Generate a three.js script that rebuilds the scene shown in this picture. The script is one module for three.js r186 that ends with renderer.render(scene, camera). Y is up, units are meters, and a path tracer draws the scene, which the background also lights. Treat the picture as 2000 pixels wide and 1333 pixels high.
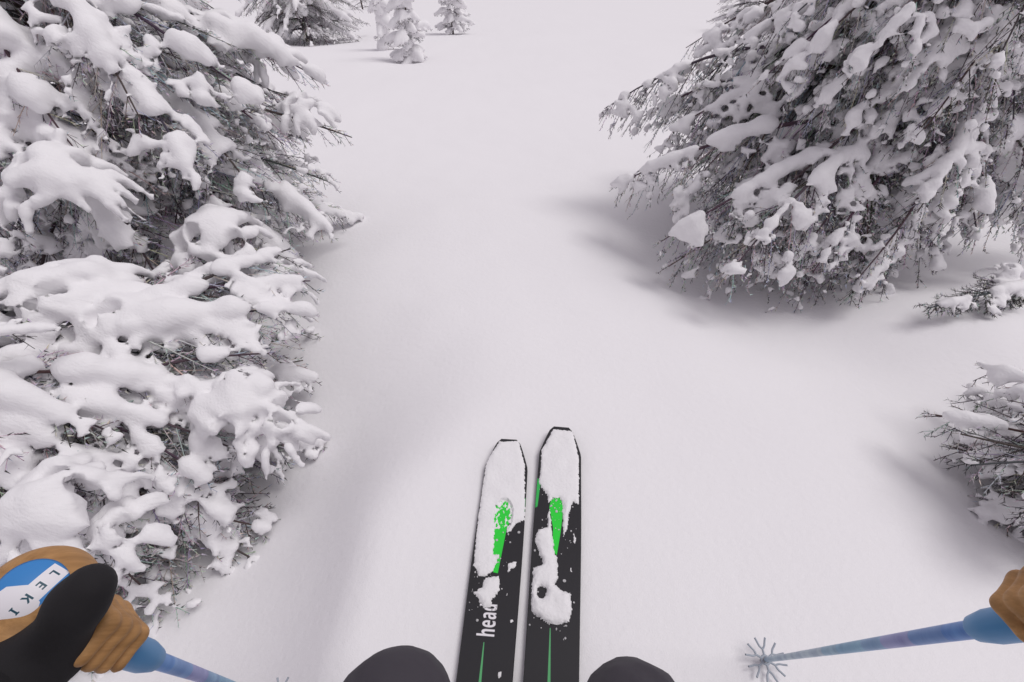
import * as THREE from 'three';
import { ImprovedNoise } from 'three/addons/math/ImprovedNoise.js';
import { mergeGeometries } from 'three/addons/utils/BufferGeometryUtils.js';

// ---------------------------------------------------------------- camera, sky, sun, exposure
const SLOPE = 15 * Math.PI / 180;          // the piste falls away from the skier by 15 degrees
const scene = new THREE.Scene();
const camera = new THREE.PerspectiveCamera(72, 1024 / 682, 0.02, 900);
camera.position.set(0, 1.33 * Math.cos(SLOPE), -1.33 * Math.sin(SLOPE));   // chest camera, 1.33 m off the skis
camera.rotation.x = -(37 * Math.PI / 180) - SLOPE;

const SKY_W = 64, SKY_H = 32, skyData = new Float32Array(SKY_W * SKY_H * 4);
for (let j = 0; j < SKY_H; j++) for (let i = 0; i < SKY_W; i++) {
  const el = ((j + 0.5) / SKY_H - 0.5) * Math.PI, s = 0.4 + 0.1 * Math.max(0, Math.sin(el));   // even overcast, a little brighter overhead
  skyData.set([s * 1.0, s * 0.935, s * 1.03, 1], (j * SKY_W + i) * 4);
}
const sky = new THREE.DataTexture(skyData, SKY_W, SKY_H, THREE.RGBAFormat, THREE.FloatType);
sky.mapping = THREE.EquirectangularReflectionMapping; sky.magFilter = THREE.LinearFilter; sky.needsUpdate = true;
scene.background = sky; scene.environment = sky; scene.backgroundIntensity = 1; scene.environmentIntensity = 1;

const sun = new THREE.DirectionalLight(new THREE.Color(1, 0.975, 0.955), 1.5);   // sun behind thin cloud, to the right and ahead
sun.position.set(7, 12, -6); sun.target.position.set(0, -1, -3);
sun.castShadow = true; sun.shadow.radius = 60; sun.shadow.mapSize.set(2048, 2048);
Object.assign(sun.shadow.camera, { left: -26, right: 26, top: 26, bottom: -26, near: 0.5, far: 80 });
scene.add(sun, sun.target);

const renderer = new THREE.WebGLRenderer({ antialias: true });
renderer.toneMapping = THREE.LinearToneMapping; renderer.toneMappingExposure = 0.98;
renderer.shadowMap.enabled = true; renderer.shadowMap.type = THREE.PCFSoftShadowMap;

// ---------------------------------------------------------------- small helpers
const noiseGen = new ImprovedNoise();
const noise = (x, y, z) => noiseGen.noise(x + 61.3, y + 17.7, z + 43.1);
function rng(seed) { let a = seed >>> 0; return () => { a |= 0; a = a + 0x6D2B79F5 | 0; let t = Math.imul(a ^ a >>> 15, 1 | a); t = t + Math.imul(t ^ t >>> 7, 61 | t) ^ t; return ((t ^ t >>> 14) >>> 0) / 4294967296; }; }
const clamp = (x, a, b) => x < a ? a : x > b ? b : x;
const sm = (a, b, x) => { const t = clamp((x - a) / (b - a), 0, 1); return t * t * (3 - 2 * t); };
const lerp = (a, b, t) => a + (b - a) * t;
const V = (x, y, z) => new THREE.Vector3(x, y, z);
const lin = (r, g, b) => new THREE.Color().setRGB(r, g, b);
const toWorld = (x, h, d) => [x, h * Math.cos(SLOPE) - d * Math.sin(SLOPE), -(d * Math.cos(SLOPE) + h * Math.sin(SLOPE))];   // slope frame: x right, h off the snow, d downhill
const usedNames = {};
function numbered(n) { const k = usedNames[n] = (usedNames[n] ?? -1) + 1; return k ? `${n}_${String(k).padStart(3, '0')}` : n; }
function thing(name, label, category, group) {
  const o = new THREE.Group(); o.name = numbered(name); o.userData = { label, category };
  if (group) o.userData.group = group;
  scene.add(o); return o;
}
function mesh(name, geometry, material, parent) {
  const m = new THREE.Mesh(geometry, material); m.name = name; m.castShadow = m.receiveShadow = true;
  parent.add(m); return m;
}
function geo(pos, idx, col, uv) {
  const g = new THREE.BufferGeometry();
  g.setAttribute('position', new THREE.Float32BufferAttribute(pos, 3));
  if (col) g.setAttribute('color', new THREE.Float32BufferAttribute(col, 3));
  if (uv) g.setAttribute('uv', new THREE.Float32BufferAttribute(uv, 2));
  if (idx) g.setIndex(idx);
  g.computeVertexNormals(); return g;
}
function grainTexture(size, seed, f) {
  const d = new Uint8Array(size * size * 4), r = rng(seed);
  for (let i = 0; i < size * size; i++) { const v = clamp(f(i % size, i / size | 0, r), 0, 255); d.set([v, v, v, 255], i * 4); }
  const t = new THREE.DataTexture(d, size, size); t.wrapS = t.wrapT = THREE.RepeatWrapping; t.magFilter = THREE.LinearFilter; t.needsUpdate = true; return t;
}
// periodic value noise for textures
function pnoise(x, y, per, seed) {
  const h = (a, b) => { let n = Math.imul(((a % per + per) % per) * 374761 + ((b % per + per) % per) * 668265 + seed * 9176, 1274126177); n ^= n >>> 13; n = Math.imul(n, 1103515245); return ((n ^ n >>> 16) >>> 0) / 4294967296; };
  const ix = Math.floor(x), iy = Math.floor(y), fx = x - ix, fy = y - iy, u = fx * fx * (3 - 2 * fx), v = fy * fy * (3 - 2 * fy);
  return lerp(lerp(h(ix, iy), h(ix + 1, iy), u), lerp(h(ix, iy + 1), h(ix + 1, iy + 1), u), v);
}

// ---------------------------------------------------------------- surfaces from fields
function surfaceNets(F, nx, ny, nz, o, c, iso) {
  const vid = new Int32Array(nx * ny * nz), pos = [], idx = [], sy = nx, sz = nx * ny, offs = [0, 1, sy, sy + 1, sz, sz + 1, sz + sy, sz + sy + 1];
  const E = [[0, 1], [2, 3], [4, 5], [6, 7], [0, 2], [1, 3], [4, 6], [5, 7], [0, 4], [1, 5], [2, 6], [3, 7]], g = new Float64Array(8);
  for (let z = 0; z < nz - 1; z++) for (let y = 0; y < ny - 1; y++) for (let x = 0; x < nx - 1; x++) {
    const i = x + y * sy + z * sz; let m = 0;
    for (let k = 0; k < 8; k++) { const v = F[i + offs[k]] - iso; g[k] = v; if (v > 0) m |= 1 << k; }
    if (m === 0 || m === 255) continue;
    let n = 0, ax = 0, ay = 0, az = 0;
    for (const [a, b] of E) {
      if ((m >> a & 1) === (m >> b & 1)) continue;
      const t = g[a] / (g[a] - g[b]); n++;
      ax += (a & 1) + t * ((b & 1) - (a & 1)); ay += (a >> 1 & 1) + t * ((b >> 1 & 1) - (a >> 1 & 1)); az += (a >> 2) + t * ((b >> 2) - (a >> 2));
    }
    vid[i] = pos.length / 3 + 1;
    pos.push(o[0] + c * (x + ax / n), o[1] + c * (y + ay / n), o[2] + c * (z + az / n));
  }
  const quad = (a, b, d, e, flip) => { if (!a || !b || !d || !e) return; if (flip) idx.push(a - 1, e - 1, d - 1, a - 1, d - 1, b - 1); else idx.push(a - 1, b - 1, d - 1, a - 1, d - 1, e - 1); };
  for (let z = 1; z < nz - 1; z++) for (let y = 1; y < ny - 1; y++) for (let x = 1; x < nx - 1; x++) {
    const i = x + y * sy + z * sz, s = F[i] > iso;
    if (s !== F[i + 1] > iso) quad(vid[i - sy - sz], vid[i - sz], vid[i], vid[i - sy], !s);
    if (s !== F[i + sy] > iso) quad(vid[i - 1 - sz], vid[i - 1], vid[i], vid[i - sz], !s);
    if (s !== F[i + sz] > iso) quad(vid[i - 1 - sy], vid[i - sy], vid[i], vid[i - 1], !s);
  }
  return { pos, idx };
}
function relax(m, rounds) {
  const n = m.pos.length / 3;
  for (let r = 0; r < rounds; r++) {
    const s = new Float64Array(n * 3), k = new Uint16Array(n);
    for (let i = 0; i < m.idx.length; i += 3) for (let e = 0; e < 3; e++) {
      const a = m.idx[i + e], b = m.idx[i + (e + 1) % 3]; k[a]++; for (let q = 0; q < 3; q++) s[a * 3 + q] += m.pos[b * 3 + q];
    }
    for (let i = 0; i < n; i++) if (k[i]) for (let q = 0; q < 3; q++) m.pos[i * 3 + q] = lerp(m.pos[i * 3 + q], s[i * 3 + q] / k[i], 0.5);
  }
  return m;
}
function islands(m) {                     // connected pieces, the largest first
  const n = m.pos.length / 3, p = new Int32Array(n); for (let i = 0; i < n; i++) p[i] = i;
  const find = a => { while (p[a] !== a) a = p[a] = p[p[a]]; return a; };
  for (let i = 0; i < m.idx.length; i += 3) { const a = find(m.idx[i]); p[find(m.idx[i + 1])] = a; p[find(m.idx[i + 2])] = a; }
  const groups = new Map();
  for (let i = 0; i < m.idx.length; i += 3) { const r = find(m.idx[i]); if (!groups.has(r)) groups.set(r, []); groups.get(r).push(m.idx[i], m.idx[i + 1], m.idx[i + 2]); }
  return [...groups.values()].sort((a, b) => b.length - a.length).map(ix => {
    const map = new Map(), pos = [];
    const idx = ix.map(v => { if (!map.has(v)) { map.set(v, pos.length / 3); pos.push(m.pos[v * 3], m.pos[v * 3 + 1], m.pos[v * 3 + 2]); } return map.get(v); });
    return { pos, idx };
  });
}
const planarUv = pos => { const uv = []; for (let i = 0; i < pos.length; i += 3) uv.push(pos[i] + pos[i + 1] * 0.4, pos[i + 2] - pos[i + 1] * 0.5); return uv; };
class SnowField {                          // soft lumps of snow that run together where they touch
  constructor(cell) { this.cell = cell; this.b = []; }
  add(x, y, z, r, below = 0.6, w = 1) { if (r > this.cell * 1.2) this.b.push(x, y, z, r, below, w); }
  build(rough = 0.3, scale = 0.11, iso = 0.4) {
    const c = this.cell, b = this.b, lo = [1e9, 1e9, 1e9], hi = [-1e9, -1e9, -1e9];
    if (!b.length) return { pos: [], idx: [] };
    for (let i = 0; i < b.length; i += 6) for (let k = 0; k < 3; k++) { lo[k] = Math.min(lo[k], b[i + k] - b[i + 3]); hi[k] = Math.max(hi[k], b[i + k] + b[i + 3]); }
    const o = lo.map(v => v - 2 * c), N = lo.map((v, k) => Math.ceil((hi[k] - v) / c) + 5), [nx, ny, nz] = N, F = new Float32Array(nx * ny * nz);
    for (let i = 0; i < b.length; i += 6) {
      const r = b[i + 3], bl = b[i + 4], w = b[i + 5], r2 = 1 / (r * r), d2 = r2 / (bl * bl);
      const x0 = Math.ceil((b[i] - r - o[0]) / c), x1 = Math.floor((b[i] + r - o[0]) / c), y0 = Math.ceil((b[i + 1] - r * bl - o[1]) / c), y1 = Math.floor((b[i + 1] + r - o[1]) / c), z0 = Math.ceil((b[i + 2] - r - o[2]) / c), z1 = Math.floor((b[i + 2] + r - o[2]) / c);
      for (let z = z0; z <= z1; z++) for (let y = y0; y <= y1; y++) {
        const dz = o[2] + z * c - b[i + 2], dy = o[1] + y * c - b[i + 1], q0 = dz * dz * r2 + dy * dy * (dy > 0 ? r2 : d2); if (q0 >= 1) continue;
        const row = y * nx + z * nx * ny;
        for (let x = x0; x <= x1; x++) { const dx = o[0] + x * c - b[i], q = q0 + dx * dx * r2; if (q < 1) F[row + x] += w * (1 - q) * (1 - q); }
      }
    }
    for (let z = 0, i = 0; z < nz; z++) for (let y = 0; y < ny; y++) for (let x = 0; x < nx; x++, i++) if (F[i] > 0.08 && F[i] < 2.2) {
      const X = (o[0] + x * c) / scale, Y = (o[1] + y * c) / scale, Z = (o[2] + z * c) / scale;
      F[i] *= 1 + rough * (noise(X, Y, Z) * 1.3 + noise(X * 2.7 + 9, Y * 2.7, Z * 2.7) * 0.55);
    }
    return relax(surfaceNets(F, nx, ny, nz, o, c, iso), 1);
  }
}
// tapered capsules joined by a smooth minimum -> one continuous skin
function skin(bones, k, c, extra) {
  const lo = [1e9, 1e9, 1e9], hi = [-1e9, -1e9, -1e9];
  for (const [a, b, ra, rb] of bones) for (let q = 0; q < 3; q++) { lo[q] = Math.min(lo[q], a[q] - ra, b[q] - rb); hi[q] = Math.max(hi[q], a[q] + ra, b[q] + rb); }
  const o = lo.map(v => v - 3 * c - k * 0.5), N = lo.map((v, q) => Math.ceil((hi[q] - v + k) / c) + 7), [nx, ny, nz] = N, F = new Float32Array(nx * ny * nz);
  for (let z = 0, i = 0; z < nz; z++) for (let y = 0; y < ny; y++) for (let x = 0; x < nx; x++, i++) {
    const p = [o[0] + x * c, o[1] + y * c, o[2] + z * c]; let s = 0, best = 1e9;
    for (const [a, b, ra, rb] of bones) {
      const d = [b[0] - a[0], b[1] - a[1], b[2] - a[2]], w = [p[0] - a[0], p[1] - a[1], p[2] - a[2]];
      const L = d[0] * d[0] + d[1] * d[1] + d[2] * d[2] || 1e-9, t = clamp((w[0] * d[0] + w[1] * d[1] + w[2] * d[2]) / L, 0, 1);
      const e = Math.hypot(w[0] - d[0] * t, w[1] - d[1] * t, w[2] - d[2] * t) - lerp(ra, rb, t);
      if (e < best) { s = s * Math.exp((e - best) / k * 3) + 1; best = e; } else s += Math.exp((best - e) / k * 3);
    }
    let v = best - Math.log(s) * k / 3; if (extra) v += extra(p[0], p[1], p[2]);
    F[i] = -v;
  }
  const m = relax(surfaceNets(F, nx, ny, nz, o, c, 0), 1); return geo(m.pos, m.idx, null, planarUv(m.pos));
}

// ---------------------------------------------------------------- materials
const snowGrain = grainTexture(512, 5, (x, y, r) => 128 + (r() - 0.5) * 90 + (pnoise(x / 8, y / 8, 64, 3) - 0.5) * 120 + (pnoise(x / 32, y / 32, 16, 7) - 0.5) * 80);
const snowMat = new THREE.MeshStandardMaterial({ color: lin(0.875, 0.862, 0.88), roughness: 0.88, bumpMap: snowGrain, bumpScale: 0.002 });
snowGrain.repeat.set(2.6, 2.6);
const groundGrain = snowGrain.clone(); groundGrain.repeat.set(1.1, 1.1); groundGrain.needsUpdate = true;
const groundMat = new THREE.MeshStandardMaterial({ color: lin(0.88, 0.865, 0.885), roughness: 0.9, bumpMap: groundGrain, bumpScale: 0.0016 });
const needleMat = new THREE.MeshStandardMaterial({ color: 0xffffff, vertexColors: true, roughness: 0.75 });
const twigMat = new THREE.MeshStandardMaterial({ color: 0xffffff, vertexColors: true, roughness: 0.9 });
const barkTex = (() => {
  const n = 256, d = new Uint8Array(n * n * 4);
  for (let y = 0; y < n; y++) for (let x = 0; x < n; x++) { const v = 0.55 * pnoise(x / 6, y / 26, 256, 2) + 0.3 * pnoise(x / 3, y / 5, 256, 9) + 0.15 * pnoise(x / 20, y / 20, 256, 4); d.set([40 + v * 90, 32 + v * 80, 30 + v * 76, 255], (y * n + x) * 4); }
  const t = new THREE.DataTexture(d, n, n); t.wrapS = t.wrapT = THREE.RepeatWrapping; t.colorSpace = THREE.SRGBColorSpace; t.magFilter = THREE.LinearFilter; t.needsUpdate = true; return t;
})();
const barkMat = new THREE.MeshStandardMaterial({ map: barkTex, roughness: 0.95, bumpMap: barkTex, bumpScale: 0.004 });

// ---------------------------------------------------------------- snow slope
function slopeHeight(x, d) {
  let h = 0;
  // left of the line the skier follows the snow breaks away towards the buried tree
  const edge = -0.5 + 0.05 * Math.sin(d * 2.3) - 0.03 * noise(d * 3, 0, 0) + 0.22 * sm(0.75, 1.6, d) - 0.25 * sm(1.5, 3.5, d), soft = 0.035 + 0.4 * sm(0.6, 1.8, d);
  const t = edge - x;
  const ramp = t < -soft ? 0 : t < soft ? (t + soft) ** 2 / (4 * soft) : t;
  h -= 0.5 * Math.tanh(ramp * 2.1) * (1 - sm(0.8, 2.7, d)) * sm(-2.5, -0.6, d);
  h -= 0.18 * Math.exp(-(((x + 1.75) / 0.8) ** 2 + ((d - 2.7) / 0.9) ** 2));
  // hollow below the big fir and the trough running out of it
  const ux = x - 1.05, ud = d - 2.75, al = (ux * 0.52 - ud * 0.854), ac = ux * 0.854 + ud * 0.52;
  h -= 0.14 * Math.exp(-((ac / 0.5) ** 2)) * sm(-1.0, 0.1, al) * (1 - sm(0.9, 2.1, al));
  h -= 0.2 * Math.exp(-(((x - 2.7) / 1.0) ** 2 + ((d - 3.0) / 0.75) ** 2));
  h -= 0.13 * Math.exp(-(((x - 2.1) / 0.5) ** 2 + ((d - 0.75) / 0.5) ** 2));
  h += 0.07 * Math.exp(-(((x - 2.3) / 0.5) ** 2 + ((d - 1.9) / 0.35) ** 2));
  const far = sm(3, 9, d), off = 1 - Math.exp(-((x / 0.5) ** 2 + ((d - 0.5) / 0.9) ** 2));
  h += off * (0.022 * noise(x * 0.9, d * 0.9, 1.5) + 0.007 * noise(x * 3.3, d * 3.3, 4)) + far * 0.04 * noise(x * 0.22, d * 0.22, 8);
  h += 0.0022 * noise(x * 11, d * 11, 2) + 0.02 * off * noise(x * 0.45, d * 0.6, 21);
  // well below the far trees
  h -= 0.16 * Math.exp(-(((x + 6.6) / 2.1) ** 2 + ((d - 18.2) / 2.2) ** 2));
  h -= 0.1 * Math.exp(-(((x + 2.45) / 0.5) ** 2 + ((d - 12.8) / 0.6) ** 2));
  return h;
}
{
  const axis = (lo, hi, step, grow, reach) => { const a = []; let v = lo; while (v <= hi) { a.push(v); v += step; } let s = step; v = a[a.length - 1]; while (v < reach) { s *= grow; v += s; a.push(v); } v = a[0]; s = step; while (v > -reach) { s *= grow; v -= s; a.unshift(v); } return a; };
  const xs = axis(-2.6, 2.8, 0.06, 1.09, 420), ds = axis(-0.6, 4.2, 0.058, 1.06, 600), pos = [], uv = [], idx = [];
  for (const d of ds) for (const x of xs) { const big = Math.max(Math.abs(x), Math.abs(d)); pos.push(x, slopeHeight(x, d) * (1 - sm(60, 200, big)), -d); uv.push(x, d); }
  const n = xs.length;
  for (let j = 0; j < ds.length - 1; j++) for (let i = 0; i < n - 1; i++) { const a = j * n + i; idx.push(a, a + 1, a + n, a + 1, a + n + 1, a + n); }
  const g = mesh('snow_ground', geo(pos, idx, null, uv), groundMat, scene);
  g.rotation.x = -SLOPE; g.userData = { kind: 'structure', label: 'smooth powder snow slope running downhill between the trees' };
}

// ---------------------------------------------------------------- snow-laden conifers
class Twigs {                               // collects thin tapered twigs and needles of ONE bough
  constructor(r) { this.r = r; this.p = []; this.i = []; this.c = []; this.np = []; this.nc = []; this.ni = []; }
  tube(pts, r0, r1, col, sides = 4) {
    const base = this.p.length / 3, n = pts.length;
    for (let k = 0; k < n; k++) {
      const a = pts[Math.max(0, k - 1)], b = pts[Math.min(n - 1, k + 1)]; let tx = b[0] - a[0], ty = b[1] - a[1], tz = b[2] - a[2]; const L = Math.hypot(tx, ty, tz) || 1; tx /= L; ty /= L; tz /= L;
      let ux = -tz, uy = 0, uz = tx; const M = Math.hypot(ux, uz); if (M < 1e-3) { ux = 1; uz = 0; } else { ux /= M; uz /= M; }
      const vx = ty * uz - tz * uy, vy = tz * ux - tx * uz, vz = tx * uy - ty * ux, rr = lerp(r0, r1, k / (n - 1));
      for (let s = 0; s < sides; s++) { const an = s / sides * 6.2832, c = Math.cos(an) * rr, d = Math.sin(an) * rr; this.p.push(pts[k][0] + ux * c + vx * d, pts[k][1] + uy * c + vy * d, pts[k][2] + uz * c + vz * d); this.c.push(...col); }
      if (k) for (let s = 0; s < sides; s++) { const q = base + (k - 1) * sides, s2 = (s + 1) % sides; this.i.push(q + s, q + s + sides, q + s2, q + s2, q + s + sides, q + s2 + sides); }
    }
  }
  needle(x, y, z, dx, dy, dz, w, col) {     // a needle blade
    const M = Math.hypot(dx, dz) || 1, px = -dz / M * w, pz = dx / M * w, b = this.np.length / 3;
    this.np.push(x + px, y - w * 0.4, z + pz, x - px, y + w * 0.4, z - pz, x + dx, y + dy, z + dz);
    for (let k = 0; k < 3; k++) this.nc.push(...col);
    this.ni.push(b, b + 1, b + 2);
  }
}
const BROWN = [0.066, 0.05, 0.056], RIME = [0.62, 0.61, 0.635];
function needleRow(T, a, b, o) {
  const L = Math.hypot(b[0] - a[0], b[1] - a[1], b[2] - a[2]), n = Math.max(2, Math.round(L * o.needles)), r = T.r;
  const t = [(b[0] - a[0]) / L, (b[1] - a[1]) / L, (b[2] - a[2]) / L];
  for (let k = 0; k < n; k++) {
    const f = (k + r()) / n, an = r() * 6.2832, s = 0.75 + r() * 0.5, l = o.needleLength * s;
    let dx = Math.cos(an) * 0.8, dy = Math.sin(an) * 0.8, dz = Math.cos(an * 1.7 + 2) * 0.8; dx += t[0] * 0.75; dy += t[1] * 0.75; dz += t[2] * 0.75; const M = Math.hypot(dx, dy, dz) / l;
    const rime = r() < o.rime, g = 0.7 + r() * 0.7, col = rime ? RIME.map(v => v * (0.75 + 0.35 * r())) : [0.046 * g, 0.046 * g, 0.046 * g];
    T.needle(lerp(a[0], b[0], f), lerp(a[1], b[1], f), lerp(a[2], b[2], f), dx / M, dy / M, dz / M, o.needleWidth, col);
  }
}
// one bough: an arching axis with a flat fan of side twigs; its snow goes to the tree's snow field
function bough(tree, S, a, b, o, seed) {
  const r = rng(seed), T = new Twigs(r), L = Math.hypot(b[0] - a[0], b[1] - a[1], b[2] - a[2]), arch = o.arch * L, wob = (r() - 0.5) * 0.16 * L;
  const hx = b[0] - a[0], hz = b[2] - a[2], hl = Math.hypot(hx, hz) || 1, lx = -hz / hl, lz = hx / hl;
  const P = t => { const k = 4 * t * (1 - t); return [lerp(a[0], b[0], t) + lx * wob * k, lerp(a[1], b[1], t) + arch * k + (t > 0.75 ? (t - 0.75) ** 2 * o.upturn * L : 0), lerp(a[2], b[2], t) + lz * wob * k]; };
  const axis = []; for (let k = 0; k <= 10; k++) axis.push(P(k / 10));
  T.tube(axis, o.thick * L, 0.0025, BROWN.map(v => v * (0.8 + 0.5 * r())), 6);
  const load = o.load * (0.6 + 0.9 * r() * r() + 0.25 * r());
  const cover = (p, q) => noise(p[0] * o.patch + seed * 0.37, p[1] * o.patch, p[2] * o.patch) + o.cover + q;
  const put = (p, rad, q = 0) => { const c = cover(p, q); if (c < 0) return; const rr = rad * Math.min(1, 0.55 + c * 1.2); S.add(p[0], p[1] + rr * 0.33, p[2], rr, o.below); };
  const steps = Math.ceil(L / (S.cell * 2.2));
  for (let k = 0; k <= steps; k++) { const t = k / steps; if (t < o.bare) continue; put(P(t), load * (0.55 + 0.75 * Math.sin(Math.PI * Math.min(1, 0.18 + t * 0.8))) * (0.8 + 0.4 * r()), 0.12); }
  const nT = Math.max(3, Math.round(L / o.spacing));
  for (let k = 0; k < nT; k++) for (const s of [-1, 1]) {
    const t = 0.14 + 0.86 * (k + 0.5 * r() + (s > 0 ? 0.25 : 0)) / nT; if (t > 0.99 || r() < 0.06) continue;
    const p = P(t), q = P(Math.min(1, t + 0.03)), M = Math.hypot(q[0] - p[0], q[1] - p[1], q[2] - p[2]) || 1e-6, tx = (q[0] - p[0]) / M, ty = (q[1] - p[1]) / M, tz = (q[2] - p[2]) / M;
    const len = L * o.fan * Math.min(1, 0.5 + t * 2) * (1.03 - t) * (0.35 + 1.1 * r()) + 0.035, ang = 0.8 + 0.75 * (r() - 0.5), ca = Math.cos(ang), sa = Math.sin(ang) * s, dr = -o.sag * (0.5 + r());
    const D = [tx * ca + lx * sa, ty * ca + dr, tz * ca + lz * sa];
    const W = u => [p[0] + D[0] * len * u, p[1] + D[1] * len * u - o.sag * 0.5 * len * u * u, p[2] + D[2] * len * u];
    const rimed = r() < o.rime * 0.9, col = rimed ? RIME.map(v => v * (0.6 + 0.4 * r())) : BROWN.map(v => v * (0.7 + 0.7 * r()));
    T.tube([W(0), W(0.5), W(1)], 0.0012 + len * 0.009, 0.0011, col, 3);
    const ns = Math.max(1, Math.round(len / o.subSpacing));
    for (let j = 0; j < ns; j++) {
      const u = 0.12 + 0.88 * (j + r()) / ns, s2 = j % 2 ? 1 : -1, w = W(Math.min(1, u)), l2 = (0.35 * len * (1.1 - u) + 0.018) * (0.7 + 0.6 * r()), an = 0.75;
      const e = [w[0] + (D[0] * Math.cos(an) + (-D[2]) * Math.sin(an) * s2) * l2, w[1] + (D[1] * 0.8 - 0.12 + 0.3 * (r() - 0.5)) * l2, w[2] + (D[2] * Math.cos(an) + D[0] * Math.sin(an) * s2) * l2];
      T.tube([w, e], 0.0012, 0.0007, col, 3); needleRow(T, w, e, o);
      if (l2 > 0.03) { put([lerp(w[0], e[0], 0.5), lerp(w[1], e[1], 0.5), lerp(w[2], e[2], 0.5)], o.finger * (0.7 + 0.5 * r()), -0.1); put([lerp(w[0], e[0], 0.85), lerp(w[1], e[1], 0.85), lerp(w[2], e[2], 0.85)], o.finger * 0.7 * (0.7 + 0.5 * r()), -0.14); }
    }
    needleRow(T, W(0.1), W(1), o);
    const nf = Math.max(1, Math.ceil(len / (S.cell * 2)));
    for (let j = 0; j < nf; j++) { const u = (j + 0.5) / nf; put(W(u), (o.finger + (load - o.finger) * 0.4 * (1 - u)) * (1 - 0.35 * u) * (0.8 + 0.45 * r())); }
  }
  const m = mesh('branch', geo(T.p, T.i, T.c), twigMat, tree);
  if (T.np.length) mesh('needles', geo(T.np, T.ni, T.nc), needleMat, m);
}
const BASE = { arch: 0.1, upturn: 0.4, thick: 0.012, load: 0.09, finger: 0.05, below: 0.6, cover: 0.3, patch: 4, bare: 0.1, spacing: 0.06, fan: 0.42, sag: 0.12, subSpacing: 0.045, needles: 160, needleLength: 0.019, needleWidth: 0.0013, rime: 0.35 };
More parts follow.
